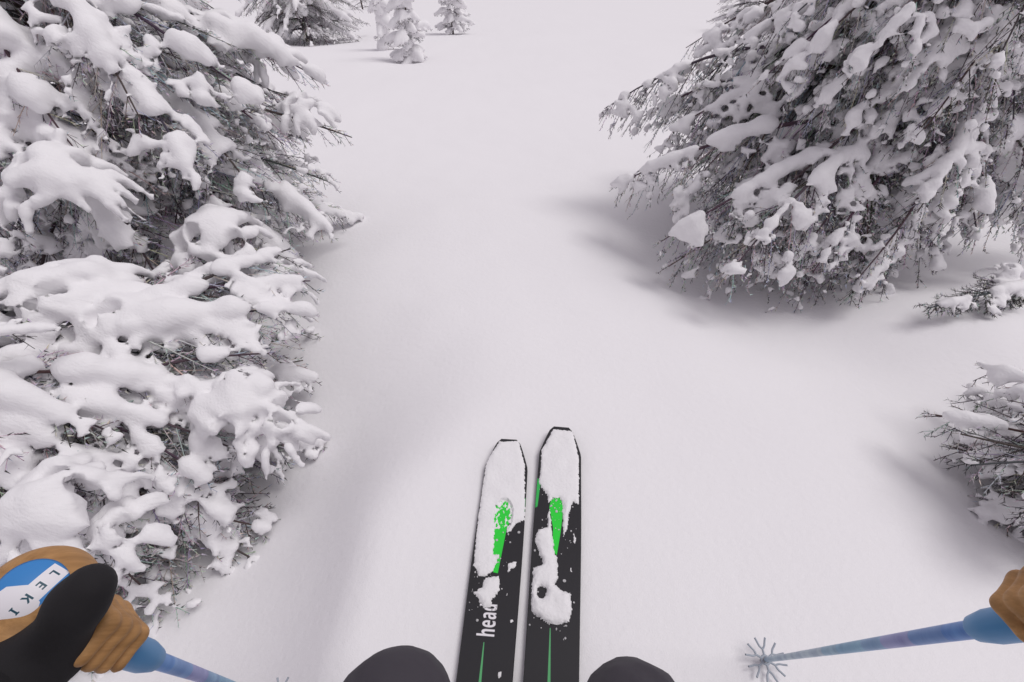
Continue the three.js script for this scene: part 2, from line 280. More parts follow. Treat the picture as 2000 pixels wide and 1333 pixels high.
function conifer(def) {
  const o = { ...BASE, ...def.opt }, r = rng(def.seed), tree = thing(def.name, def.label, def.category || 'tree', def.group);
  const [bx, by, bz] = toWorld(def.at[0], slopeHeight(def.at[0], def.at[1]) - 0.03, def.at[1]);
  tree.position.set(bx, by, bz);
  const S = new SnowField(def.cell);
  // trunk, slightly crooked, with bark
  const H = def.height, pts = [], rad = def.trunk, lean = def.lean || [0, 0];
  const axisAt = y => [lean[0] * y + 0.03 * Math.sin(y * 2.1 + def.seed), y, lean[1] * y + 0.03 * Math.cos(y * 1.7 + def.seed)];
  const topY = Math.min(H, def.high + 0.32);
  for (let k = 0; k <= 14; k++) pts.push(V(...axisAt(topY * k / 14)));
  const curve = new THREE.CatmullRomCurve3(pts), tg = new THREE.TubeGeometry(curve, 40, 1, 12), tp = tg.attributes.position, nn = tg.attributes.normal;
  for (let i = 0; i < tp.count; i++) {
    const u = Math.floor(i / 13) / 40, c = curve.getPointAt(u), w = rad * (1 - u * 0.93) * (1 + 0.16 * noise(nn.getX(i) * 2, u * H * 9, nn.getZ(i) * 2));
    tp.setXYZ(i, c.x + nn.getX(i) * w, c.y + nn.getY(i) * w, c.z + nn.getZ(i) * w);
  }
  tg.computeVertexNormals(); const tuv = tg.attributes.uv; for (let i = 0; i < tuv.count; i++) tuv.setXY(i, tuv.getY(i) * rad * 14, tuv.getX(i) * H * 2);
  mesh('trunk', tg, barkMat, tree);
  // boughs: golden-angle spiral up the trunk
  const R = def.radius;
  for (let k = 0; k < def.count; k++) {
    const f = (k + 0.5) / def.count, y = lerp(def.low, Math.min(H * 0.97, def.high), f), az = k * 2.39996 + def.seed + 0.4 * (r() - 0.5);
    const deg = ((az * 180 / Math.PI) % 360 + 360) % 360; if (def.skip && def.skip(deg, y, k)) { r(); r(); r(); continue; }
    const len = R * (def.shape ? def.shape(deg, y) : 1) * Math.pow(1 - y / H, def.taper ?? 0.75) * (def.ragged ? 0.45 + 0.85 * r() : 0.8 + 0.35 * r()), dip = lerp(def.dip[0], def.dip[1], f) + 0.12 * (r() - 0.5), ax = axisAt(y);
    bough(tree, S, ax, [ax[0] + Math.cos(az) * len, ax[1] - dip * len, ax[2] - Math.sin(az) * len], { ...o, ...(def.vary ? def.vary(deg, y, r) : {}) }, def.seed * 1000 + k);
    r();
  }
  if (topY < H) for (let k = 0; k < 9; k++) {              // short boughs closing the crown
    const y = lerp(def.high, topY, k / 9), az = k * 2.39996 + def.seed, len = R * 0.38 * (1.1 - k / 10), ax = axisAt(y);
    bough(tree, S, ax, [ax[0] + Math.cos(az) * len, ax[1] + len * 0.1, ax[2] - Math.sin(az) * len], { ...o, spacing: o.spacing * 1.6, subSpacing: o.subSpacing * 1.6, needles: o.needles * 0.6 }, def.seed * 1000 + 500 + k);
  }
  for (const [i, e] of (def.own || []).entries()) {       // boughs seen one by one in the photograph: [root height, tip x, h, d, options]
    const ax = axisAt(e[0]), t = toWorld(e[1], e[2], e[3]);
    bough(tree, S, e[5] ? (() => { const q = toWorld(...e[5]); return [q[0] - bx, q[1] - by, q[2] - bz]; })() : ax, [t[0] - bx, t[1] - by, t[2] - bz], { ...o, ...(e[4] || {}) }, def.seed * 1000 + 700 + i);
  }
  for (const [x, h, d, w, flat = 0.5] of def.pillows || []) {     // big cushions of snow: a heap of overlapping lumps, w metres across
    const t = toWorld(x, h, d), n = 16;
    for (let k = 0; k < n; k++) {
      const an = k * 2.4, q = Math.sqrt((k + 0.3) / n) * w * 0.48, rr = w * (0.3 - 0.14 * k / n) * (0.7 + 0.6 * r());
      S.add(t[0] - bx + Math.cos(an) * q, t[1] - by - q * q / w * 1.1 + (r() - 0.5) * 0.03, t[2] - bz + Math.sin(an) * q, rr, flat, 0.9);
    }
    for (let k = 0; k < 18; k++) {            // lobes that slide over the rim
      const an = r() * 6.283, l = w * (0.16 + 0.34 * r()), q = w * (0.4 + 0.12 * r()), th = w * (0.09 + 0.06 * r());
      for (let j = 0; j < 7; j++) { const f = j / 6; S.add(t[0] - bx + Math.cos(an) * (q + l * f * 0.7), t[1] - by - 0.24 * w - l * f * f * 0.8, t[2] - bz + Math.sin(an) * (q + l * f * 0.7), Math.max(th * (1 - 0.4 * f), S.cell * 1.9), 0.7, 0.8); }
    }
    for (let k = 0; k < (def.pits ?? 5); k++) {            // pits where twigs have kept the snow open
      const an = r() * 6.283, q = w * (0.1 + 0.5 * r());
      const px = t[0] - bx + Math.cos(an) * q, pz = t[2] - bz + Math.sin(an) * q, py = t[1] - by + 0.1 * w - q * q / w * 0.7, pr = w * (0.05 + 0.07 * r());
      const el = r() * 6.283, st = pr * (0.2 + 1.1 * r());
      for (let j = 0; j < 5; j++) for (let e = -1; e <= 1; e++) S.add(px + Math.cos(el) * st * e, py - j * pr * 0.6, pz + Math.sin(el) * st * e + (j % 2) * 0.008, Math.max(pr * (0.55 + 0.5 * r()), S.cell * 2), 1, -1.7);
    }
  }
  const parts = islands(S.build(o.rough ?? 0.3, o.roughScale ?? 0.11)).filter(p => p.idx.length > 60), rest = [];
  parts.forEach((p, i) => {
    const g = geo(p.pos, p.idx, null, planarUv(p.pos));
    if (i < (def.clumps || 120)) mesh('snow_clump', g, snowMat, tree); else rest.push(g);
  });
  if (rest.length) mesh('snow_dusting', mergeGeometries(rest), snowMat, tree).userData.kind = 'stuff';
  return tree;
}
// the buried tree on the left, its boughs under thick pillows
conifer({
  name: 'snow_laden_fir', label: 'tall fir under thick rounded snow pillows beside the ski line, dark hollow below its boughs', category: 'tree', seed: 11, cell: 0.0172,
  shape: (deg, y) => y < 0.55 ? 0.86 : 1,
  own: [[0.85, -0.93, 0.6, 2.9], [0.6, -1.0, 0.4, 2.68], [0.45, -1.0, 0.22, 2.45], [1.3, -1.09, 0.88, 3.05]],
  at: [-2.3, 3.05], height: 3.4, radius: 1.36, taper: 0.4, trunk: 0.075, low: 0.1, high: 1.75, count: 74, dip: [0.15, 0.45],
  skip: (deg, y, k) => deg > 78 && deg < 178 && k % 3 > 0,
  pillows: [[-1.374, 0.47, 2.003, 0.36], [-1.871, 1.18, 3.1, 0.3], [-1.616, 1.18, 3.1, 0.3], [-1.36, 1.08, 3.05, 0.26], [-1.15, 0.85, 2.81, 0.22], [-1.947, 1.09, 2.22, 0.4], [-1.774, 0.8, 1.82, 0.34]],
  opt: { load: 0.062, finger: 0.037, cover: 0.1, patch: 7.5, fan: 0.46, rime: 0.72, arch: 0.18, needles: 78, needleWidth: 0.0025, rough: 0.65, roughScale: 0.08, sag: 0.3 },
});
conifer({
  name: 'snow_laden_fir', label: 'low fir buried in lumpy snow next to the gloved left hand', category: 'tree', seed: 23, cell: 0.0138,
  pillows: [[-1.62, 0.5, 1.41, 0.4], [-1.4, 0.42, 1.35, 0.24], [-1.098, 0.31, 1.65, 0.26], [-1.05, 0.33, 1.85, 0.22], [-0.97, 0.2, 1.18, 0.3], [-0.84, 0.13, 1.138, 0.2], [-1.281, 0.22, 0.766, 0.3], [-1.134, 0.11, 0.745, 0.16]],
  skip: (deg, y, k) => deg > 105 && deg < 250 && k % 4 > 0,
  shape: (deg, y) => deg > 280 && deg < 345 ? 0.8 : 1,
  own: [[0.5, -0.84, 0.24, 1.62], [0.55, -0.88, 0.28, 1.8], [0.55, -1.0, 0.36, 1.95], [0.45, -0.9, 0.2, 1.4]],
  at: [-1.75, 1.3], height: 1.5, radius: 1.15, trunk: 0.05, low: 0.06, high: 0.9, count: 84, dip: [0.05, 0.45],
  opt: { load: 0.054, finger: 0.034, cover: 0.1, patch: 8, fan: 0.48, rime: 0.72, arch: 0.18, needles: 78, needleWidth: 0.0025, rough: 0.65, roughScale: 0.07, sag: 0.3 },
});
// the big fir on the right, needles and bare twigs showing between small clumps
conifer({
  name: 'spreading_fir', label: 'big dark fir with drooping boughs and finger-shaped snow clumps opposite the pillowed fir', category: 'tree', seed: 37, cell: 0.0168,
  skip: (deg, y, k) => deg > 5 && deg < 100 && k % 4 > 0,
  at: [2.35, 3.15], height: 4.6, radius: 1.8, trunk: 0.085, low: 0.68, high: 2.15, count: 112, dip: [0.16, 0.65],
  shape: (deg, y) => (deg > 245 && deg < 350 ? 0.44 : deg > 212 && deg < 350 ? 0.7 : 1) * (y > 1.15 ? 0.8 : 1),
  own: [[0.75, 1.76, 0.14, 2.1, { fan: 0.16, load: 0.04, arch: 0.2 }], [0.75, 1.053, 0.2, 2.02], [0.7, 1.517, 0.17, 2.1], [0.75, 0.822, 0.2, 2.4], [1.0, 0.628, 0.66, 3.5], [1.4, 1.223, 0.98, 3.88, { cover: 0.2 }]],
  opt: { load: 0.046, finger: 0.044, cover: 0.13, patch: 7.5, fan: 0.4, sag: 0.8, rime: 0.62, arch: 0.18, spacing: 0.05, needles: 100, needleWidth: 0.003, upturn: 0.1, rough: 0.55, roughScale: 0.06 }, clumps: 280,
});
conifer({
  name: 'small_fir', label: 'small snow-dusted fir in a dark hollow beside the right ski pole', category: 'tree', seed: 41, cell: 0.0112,
  skip: (deg, y, k) => (deg > 290 || deg < 75) && k % 4 > 0,
  own: [[0.3, 1.43, 0.16, 1.12], [0.32, 1.34, 0.2, 0.88], [0.3, 1.35, 0.2, 0.68], [0.42, 1.72, 0.2, 1.32], [0.45, 1.55, 0.3, 1.02], [0.36, 1.4, 0.2, 1.0], [0.34, 1.42, 0.18, 0.78]],
  at: [2.08, 0.84], height: 0.95, radius: 0.68, trunk: 0.035, low: 0.14, high: 0.5, count: 76, dip: [0.12, 0.55],
  opt: { load: 0.042, finger: 0.034, cover: 0.03, patch: 8, fan: 0.42, sag: 0.45, rime: 0.35, arch: 0.12, needles: 170 }, clumps: 150,
});
const far = { needles: 34, needleLength: 0.034, needleWidth: 0.006, spacing: 0.15, subSpacing: 0.11, cover: 0.12, load: 0.13, finger: 0.075, patch: 2.2, sag: 0.25 };
conifer({
  name: 'distant_fir', label: 'wide snowy fir behind the pillowed fir, its skirt over a shaded hollow', seed: 53, cell: 0.052, group: 'trees further down the slope',
  at: [-6.9, 18.9], height: 5.5, radius: 2.3, trunk: 0.12, low: 0.3, high: 2.0, count: 46, dip: [0.2, 0.45], opt: far, clumps: 100,
});
conifer({
  name: 'distant_fir', label: 'snowy fir at the far edge of the open run, behind the big dark fir', seed: 59, cell: 0.052, group: 'trees further down the slope',
  at: [9.3, 21], height: 5.0, radius: 2.2, trunk: 0.12, low: 0.2, high: 2.0, count: 40, dip: [0.2, 0.45], opt: { ...far, cover: 0 }, clumps: 100,
});
const sap = { ...far, spacing: 0.07, subSpacing: 0.05, load: 0.11, finger: 0.06, cover: 0.3, patch: 4, needles: 90, needleLength: 0.022 };
conifer({
  name: 'sapling', label: 'frosted sapling with the thin one right behind it on the open slope', seed: 61, cell: 0.021, group: 'saplings on the open slope',
  at: [-2.35, 12.9], height: 2.3, radius: 0.62, trunk: 0.03, low: 0.06, high: 2.2, count: 46, dip: [0.05, 0.4], ragged: true, opt: sap, clumps: 60,
});
conifer({
  name: 'sapling', label: 'thin frosted sapling just behind the largest sapling', seed: 67, cell: 0.024, group: 'saplings on the open slope',
  at: [-3.35, 14.9], height: 1.9, radius: 0.42, trunk: 0.025, low: 0.06, high: 1.8, count: 34, dip: [0.05, 0.4], ragged: true, opt: sap, clumps: 60,
});
conifer({
  name: 'sapling', label: 'snowy cone-shaped sapling standing apart on the open slope', seed: 71, cell: 0.026, group: 'saplings on the open slope',
  at: [-2.15, 20.2], height: 2.6, radius: 0.8, trunk: 0.035, low: 0.06, high: 2.4, count: 44, dip: [0.05, 0.4], ragged: true, opt: sap, clumps: 60,
});
// a lone sprig: the end of a buried bough that sticks out of the snow
conifer({
  name: 'fir_sprig', label: 'single snow-dusted fir sprig sticking out of the snow below the big dark fir', category: 'branch', seed: 83, cell: 0.009,
  at: [2.75, 2.2], height: 0.16, radius: 0.05, trunk: 0.012, low: 0.05, high: 0.12, count: 0, dip: [0.1, 0.2],
  own: [[0.12, 2.03, 0.06, 1.93, { fan: 0.17, arch: 0.1, spacing: 0.03 }]],
  pillows: [[2.6, 0.16, 2.17, 0.14]],
  opt: { load: 0.036, finger: 0.024, cover: -0.1, patch: 6, sag: 0.2, rime: 0.25, needles: 420, needleWidth: 0.002 }, clumps: 20,
});
conifer({
  name: 'sapling', label: 'dark far-off sapling where the slope drops out of sight, beyond the other saplings', seed: 89, cell: 0.05, group: 'saplings on the open slope',
  at: [-11.2, 43], height: 3, radius: 1.1, trunk: 0.06, low: 0.05, high: 2.6, count: 30, dip: [0.1, 0.4], opt: { ...far, cover: -0.2, needleWidth: 0.006 }, clumps: 20,
});

// ---------------------------------------------------------------- skis
const black = new THREE.MeshStandardMaterial({ color: lin(0.02, 0.019, 0.024), roughness: 0.45 });
const steel = new THREE.MeshStandardMaterial({ color: lin(0.45, 0.45, 0.46), roughness: 0.35, metalness: 1 });
const SKI = 1.86, BOOT = 1.16;
const halfWidth = s => s < 0.11 ? (0.034 + 0.0395 * Math.pow(clamp(s / 0.115, 0, 1), 0.8)) * Math.sqrt(Math.min(1, 0.72 + s / 0.03)) : s < 1.0 ? lerp(0.0735, 0.064, sm(0.3, 1.0, s)) : s < SKI - 0.06 ? lerp(0.064, 0.069, sm(1.0, SKI - 0.1, s)) : 0.069 * Math.sqrt(Math.max(0.25, 1 - ((s - SKI + 0.06) / 0.07) ** 2));
const rise = s => 0.016 * Math.max(0, 1 - s / 0.25) ** 2, skiTop = s => 0.01 + 0.007 * sm(0.05, 0.8, s) * (1 - sm(1.4, SKI, s)) + rise(s);
const inPoly = (p, x, y) => { let c = false, best = 1e9; for (let i = 0, j = p.length - 1; i < p.length; j = i++) { const [ax, ay] = p[i], [bx, by] = p[j]; if ((ay > y) !== (by > y) && x < (bx - ax) * (y - ay) / (by - ay) + ax) c = !c; const dx = bx - ax, dy = by - ay, t = clamp(((x - ax) * dx + (y - ay) * dy) / (dx * dx + dy * dy), 0, 1); best = Math.min(best, Math.hypot(x - ax - dx * t, y - ay - dy * t)); } return c ? best : -best; };
function skiPrint(green, strips, line, text) {
  const W = 256, Hh = 2048, cv = document.createElement('canvas'); cv.width = W; cv.height = Hh; const c = cv.getContext('2d');
  const X = l => (l / 0.16 + 0.5) * W, Y = s => s / SKI * Hh;
  c.fillStyle = '#1b191f'; c.fillRect(0, 0, W, Hh);
  const fill = (p, col) => { c.fillStyle = col; c.beginPath(); p.forEach(([l, s], i) => i ? c.lineTo(X(l), Y(s)) : c.moveTo(X(l), Y(s))); c.closePath(); c.fill(); };
  fill(green, '#22d838'); for (const p of strips) fill(p, '#2fb552');
  fill([[line[0][0] - 0.0012, line[0][1]], [line[0][0] + 0.0012, line[0][1]], [line[1][0] + 0.0058, line[1][1] + 0.1], [line[1][0] + 0.0058, 1.0], [line[1][0] - 0.0058, 1.0], [line[1][0] - 0.0058, line[1][1] + 0.1]], '#58b070');
  if (text) { c.save(); c.translate(X(text[0]), Y(text[1])); c.scale(W / 0.16, Hh / SKI); c.rotate(-Math.PI / 2); c.fillStyle = '#f0edf2'; c.scale(0.001, 0.001); c.font = 'bold 47px sans-serif'; c.textAlign = 'center'; c.textBaseline = 'middle'; c.scale(0.74, 1.32); c.fillText('head', 0, 0); c.restore(); }
  const t = new THREE.CanvasTexture(cv); t.colorSpace = THREE.SRGBColorSpace; t.anisotropy = 8; return t;
}
function ski(label, x, d, yaw, map, patches, seed) {
  const o = thing('ski', label, 'ski', 'pair of skis');
  const Q = new THREE.Quaternion().setFromAxisAngle(V(1, 0, 0), -SLOPE).multiply(new THREE.Quaternion().setFromAxisAngle(V(0, 1, 0), -yaw)); o.quaternion.copy(Q);
  const bx = x - Math.sin(yaw) * BOOT, bd = d - Math.cos(yaw) * BOOT; o.position.set(...toWorld(bx, 0.002, bd));
  const N = 120, top = [], uv = [], ti = [], side = [], si = [];
  for (let k = 0; k <= N; k++) { const s = SKI * k / N, w = halfWidth(s), z = s - BOOT, y1 = skiTop(s), y0 = y1 - 0.007 - 0.008 * sm(0.1, 0.8, s) * (1 - sm(1.4, SKI, s));
    top.push(-w + 0.0015, y1, z, w - 0.0015, y1, z); uv.push((-w / 0.16) + 0.5, 1 - s / SKI, w / 0.16 + 0.5, 1 - s / SKI);
    side.push(-w + 0.0015, y1, z, -w, y1 - 0.002, z, -w, y0, z, w, y0, z, w, y1 - 0.002, z, w - 0.0015, y1, z);
    if (k) { const a = k * 2; ti.push(a - 2, a, a - 1, a - 1, a, a + 1); for (let j = 0; j < 5; j++) { const b = (k - 1) * 6 + j, e = k * 6 + j; si.push(b, b + 1, e, b + 1, e + 1, e); } }
  }
  for (const e of [0, N * 6]) si.push(e, e + 2, e + 1, e, e + 3, e + 2, e, e + 4, e + 3, e, e + 5, e + 4);
  mesh('top_sheet', geo(top, ti, null, uv), new THREE.MeshPhysicalMaterial({ map, roughness: 0.55 }), o);
  mesh('ski_body', geo(side, si).toNonIndexed(), black, o).geometry.computeVertexNormals();
  for (const [z, l] of [[-0.2, 0.1], [0.2, 0.14]]) {
    const b = mesh('binding', new THREE.BoxGeometry(0.062, 0.05, l), black, o); b.position.set(0, skiTop(BOOT) + 0.0255, z);
    const p = mesh('plate', new THREE.BoxGeometry(0.05, 0.012, l * 0.7), steel, b); p.position.set(0, 0.032, 0);
  }
  // snow lying on the ski
  patches.forEach(({ poly, hole, thin, h = 0.009 }, n) => {
    const st = 0.0025, lo = [Math.min(...poly.map(p => p[0])) - 0.006, Math.min(...poly.map(p => p[1])) - 0.006], hi = [Math.max(...poly.map(p => p[0])) + 0.006, Math.max(...poly.map(p => p[1])) + 0.006], nx = Math.ceil((hi[0] - lo[0]) / st), ny = Math.ceil((hi[1] - lo[1]) / st), P = [], I = [], keep = [];
    for (let j = 0; j <= ny; j++) for (let i = 0; i <= nx; i++) {
      const l = lo[0] + i * st, s = lo[1] + j * st; let q = inPoly(poly, l, s) + 0.0035 * noise(l * 90, s * 90, seed + n) + 0.002 * noise(l * 260, s * 260, seed);
      if (hole) q = Math.min(q, Math.hypot((l - hole[0]) * 1, (s - hole[1]) * 0.8) - 0.0125 + 0.003 * noise(l * 120, s * 120, 3));
      if (thin) { const e = 1 - Math.hypot((l - thin[0]) / thin[2], (s - thin[1]) / thin[3]); if (e > 0) q = Math.min(q, 0.004 * (noise(l * 150, s * 70, 31) + 0.5 * noise(l * 330, s * 330, 7) - e * 0.9 + 0.35)); }
      q = Math.min(q, halfWidth(Math.max(0, s)) - 0.0007 - Math.abs(l), s - 0.0007);
      const y = q > 0 ? Math.min(h, 0.02) * (1 - Math.exp(-q / 0.007)) * (1.05 + 0.55 * noise(l * 18, s * 18, seed + 5) + 0.08 * noise(l * 60, s * 60, seed)) + 0.0006 : -0.0012;
      P.push(l, skiTop(clamp(s, 0, SKI)) + y, s - BOOT); keep.push(q > -0.0012);
    }
    for (let j = 0; j < ny; j++) for (let i = 0; i < nx; i++) { const a = j * (nx + 1) + i, b = a + 1, c = a + nx + 1, e = c + 1; if (keep[a] && keep[b] && keep[c] && keep[e]) I.push(a, c, b, b, c, e); }
    mesh('snow_patch', geo(P, I, null, planarUv(P)), snowMat, o);
  });
  // loose crumbs
  const r = rng(seed * 77), gs = [];
  for (let k = 0; k < 90; k++) {
    const p = patches[Math.floor(r() * 2)].poly, [l0, s0] = p[Math.floor(r() * p.length)], l = l0 + (r() - 0.5) * 0.05, s = s0 + r() * r() * 0.07; if (Math.abs(l) > halfWidth(s) - 0.006 || s < 0.03) continue;
    const g = new THREE.IcosahedronGeometry(0.0007 + 0.0024 * r() * r(), 1); g.scale(1 + r(), 0.7, 1 + r()); g.translate(l, skiTop(s) + 0.0006, s - BOOT); gs.push(g);
  }
  mesh('snow_crumbs', mergeGeometries(gs), snowMat, o).userData.kind = 'stuff';
  return o;
}
ski('black ski with white lettering and a green stripe, snow on its tip', -0.011, 1.139, 0.0742,
  skiPrint([[0.036, 0.23], [0.036, 0.3], [0.021, 0.338], [0.007, 0.48], [-0.007, 0.478], [-0.022, 0.347], [-0.024, 0.3], [-0.02, 0.23]], [[[0.066, 0.23], [0.08, 0.23], [0.08, 0.3], [0.068, 0.29]]], [[-0.011, 0.656], [-0.009, 0.741]], [-0.008, 0.603]),
  [{ poly: [[-0.034, 0.012], [0.036, 0.006], [0.063, 0.101], [0.075, 0.308], [0.048, 0.322], [0.034, 0.348], [0.022, 0.354], [0.019, 0.339], [-0.016, 0.347], [-0.011, 0.425], [0.01, 0.426], [-0.009, 0.478], [-0.024, 0.492], [-0.046, 0.491], [-0.064, 0.463], [-0.07, 0.361], [-0.073, 0.217], [-0.071, 0.098]], h: 0.007, thin: [0.006, 0.3, 0.03, 0.06] },
    { poly: [[-0.026, 0.497], [0.01, 0.487], [0.018, 0.528], [0, 0.553], [-0.001, 0.57], [-0.02, 0.577], [-0.036, 0.559], [-0.055, 0.538], [-0.034, 0.523]] },
    { poly: [[0.032, 0.449], [0.059, 0.442], [0.057, 0.459], [0.043, 0.466], [0.033, 0.481]], h: 0.005 },
    { poly: [[0.05, 0.6], [0.058, 0.597], [0.06, 0.606], [0.052, 0.612]], h: 0.003 }, { poly: [[0.03, 0.72], [0.038, 0.716], [0.041, 0.724], [0.034, 0.73]], h: 0.003 }], 3);
ski('black ski with a bright green arrow and a big lump of snow with a hole', 0.183, 1.198, 0.113,
  skiPrint([[-0.021, 0.28], [0.007, 0.28], [0.018, 0.327], [0.011, 0.415], [0.002, 0.489], [-0.012, 0.475], [-0.013, 0.402], [-0.028, 0.332]], [[[-0.08, 0.215], [-0.062, 0.24], [-0.066, 0.333], [-0.08, 0.345]]], [[-0.008, 0.685], [-0.003, 0.802]]),
  [{ poly: [[-0.03, 0.013], [0.042, 0.015], [0.066, 0.128], [0.066, 0.313], [0.048, 0.306], [0.043, 0.315], [0.033, 0.362], [0.03, 0.405], [0.02, 0.432], [0.014, 0.364], [0.016, 0.319], [0.003, 0.297], [-0.018, 0.299], [-0.03, 0.317], [-0.038, 0.286], [-0.055, 0.269], [-0.066, 0.241], [-0.066, 0.109]], h: 0.008 },
    { poly: [[-0.025, 0.332], [-0.017, 0.402], [-0.006, 0.475], [0.003, 0.497], [0.008, 0.556], [-0.001, 0.575], [0.022, 0.588], [0.043, 0.593], [0.048, 0.639], [0.04, 0.665], [0.018, 0.675], [-0.015, 0.677], [-0.041, 0.665], [-0.06, 0.651], [-0.064, 0.592], [-0.062, 0.535], [-0.038, 0.52], [-0.054, 0.48], [-0.066, 0.45], [-0.059, 0.415], [-0.032, 0.404], [-0.031, 0.36]], hole: [-0.036, 0.599], h: 0.013 },
    { poly: [[0.05, 0.41], [0.056, 0.43], [0.054, 0.452], [0.048, 0.44]], h: 0.003 }, { poly: [[0.04, 0.52], [0.046, 0.518], [0.047, 0.535], [0.042, 0.536]], h: 0.003 }], 8);

// ---------------------------------------------------------------- poles
const blueMat = new THREE.MeshStandardMaterial({ color: lin(0.06, 0.25, 0.52), roughness: 0.4 });
const greyPlastic = new THREE.MeshStandardMaterial({ color: lin(0.38, 0.42, 0.48), roughness: 0.4 });
function shaftPrint(seed) {
  const n = 512, d = new Uint8Array(n * 8 * 4), r = rng(seed), bands = [[0, 168, 186, 200], [0.25, 172, 190, 206], [0.42, 142, 178, 202], [0.5, 126, 172, 204], [0.62, 126, 164, 204], [0.7, 148, 152, 204], [0.8, 112, 150, 206], [0.9, 90, 140, 208], [1, 80, 132, 204]];
  for (let x = 0; x < n; x++) {
    const t = x / n; let k = 0; while (k < bands.length - 2 && bands[k + 1][0] < t) k++;
    const a = bands[k];
    for (let y = 0; y < 8; y++) { const j = (pnoise(x / 9, y / 3, 512, seed) - 0.5) * 34 + (r() - 0.5) * 10; d.set([clamp(a[1] + j, 0, 255), clamp(a[2] + j, 0, 255), clamp(a[3] + j * 0.7, 0, 255), 255], (y * n + x) * 4); }
  }
  const t = new THREE.DataTexture(d, n, 8); t.colorSpace = THREE.SRGBColorSpace; t.magFilter = THREE.LinearFilter; t.needsUpdate = true; return t;
}
function pole(label, tip, dir, seed, hand = 0.78) {   // tip at the basket, dir towards the grip, slope frame
  const o = thing('ski_pole', label, 'ski pole', 'pair of ski poles');
  const a = toWorld(...tip), b = toWorld(tip[0] + dir[0], tip[1] + dir[1], tip[2] + dir[2]);
  o.position.set(...a); o.quaternion.setFromUnitVectors(V(0, 1, 0), V(b[0] - a[0], b[1] - a[1], b[2] - a[2]).normalize());
  const lathe = pts => new THREE.LatheGeometry(pts.map(([r, y]) => new THREE.Vector2(r, y)), 20);
  const sg = new THREE.CylinderGeometry(0.0105, 0.0052, hand - 0.11, 20, 30); sg.translate(0, (hand - 0.11) / 2 + 0.005, 0);
  const u = sg.attributes.uv; for (let i = 0; i < u.count; i++) u.setXY(i, u.getY(i), u.getX(i));
  mesh('shaft', sg, new THREE.MeshStandardMaterial({ map: shaftPrint(seed), roughness: 0.38 }), o);
  mesh('collar', lathe([[0.0108, hand - 0.135], [0.0145, hand - 0.128], [0.0185, hand - 0.1], [0.0185, hand - 0.05], [0.016, hand - 0.04]]), blueMat, o);
  mesh('grip', lathe([[0.0155, hand - 0.045], [0.0165, hand], [0.015, hand + 0.03], [0.017, hand + 0.045], [0.012, hand + 0.055], [0.001, hand + 0.058]]), black, o);
  mesh('tip', lathe([[0.0005, -0.05], [0.0035, -0.045], [0.005, -0.02], [0.0052, 0.006]]), steel, o);
  const bk = mesh('basket', new THREE.TorusGeometry(0.0088, 0.0032, 8, 20).rotateX(Math.PI / 2), greyPlastic, o);
  for (let k = 0; k < 6; k++) {
    const an = k / 6 * Math.PI * 2 + 0.5, at = (r, t, y) => V(Math.cos(an) * r - Math.sin(an) * t, y, Math.sin(an) * r + Math.cos(an) * t), gs = [];
    gs.push(new THREE.TubeGeometry(new THREE.CatmullRomCurve3([at(0.008, 0, 0), at(0.017, 0, 0.001), at(0.024, 0, 0.001)]), 6, 0.0027, 6));
    for (const s of [-1, 1]) gs.push(new THREE.TubeGeometry(new THREE.CatmullRomCurve3([at(0.022, 0, 0.001), at(0.029, s * 0.006, 0.002), at(0.037, s * 0.009, 0.003), at(0.046, s * 0.0125, 0.005)]), 10, 0.0024, 6));
    mesh('prong', mergeGeometries(gs), greyPlastic, bk);
  }
  return o;
}
pole('pale blue ski pole with a star-shaped basket resting on the open snow', [0.621, 0.014, 0.448], [-0.0691, 0.9578, -0.2791], 4, 0.845);
pole('blue ski pole gripped by the glove with the white patch, basket out of sight below', [-0.5422, 0.01, 0.3646], [0.1129, 0.9741, -0.196], 9, 0.76);

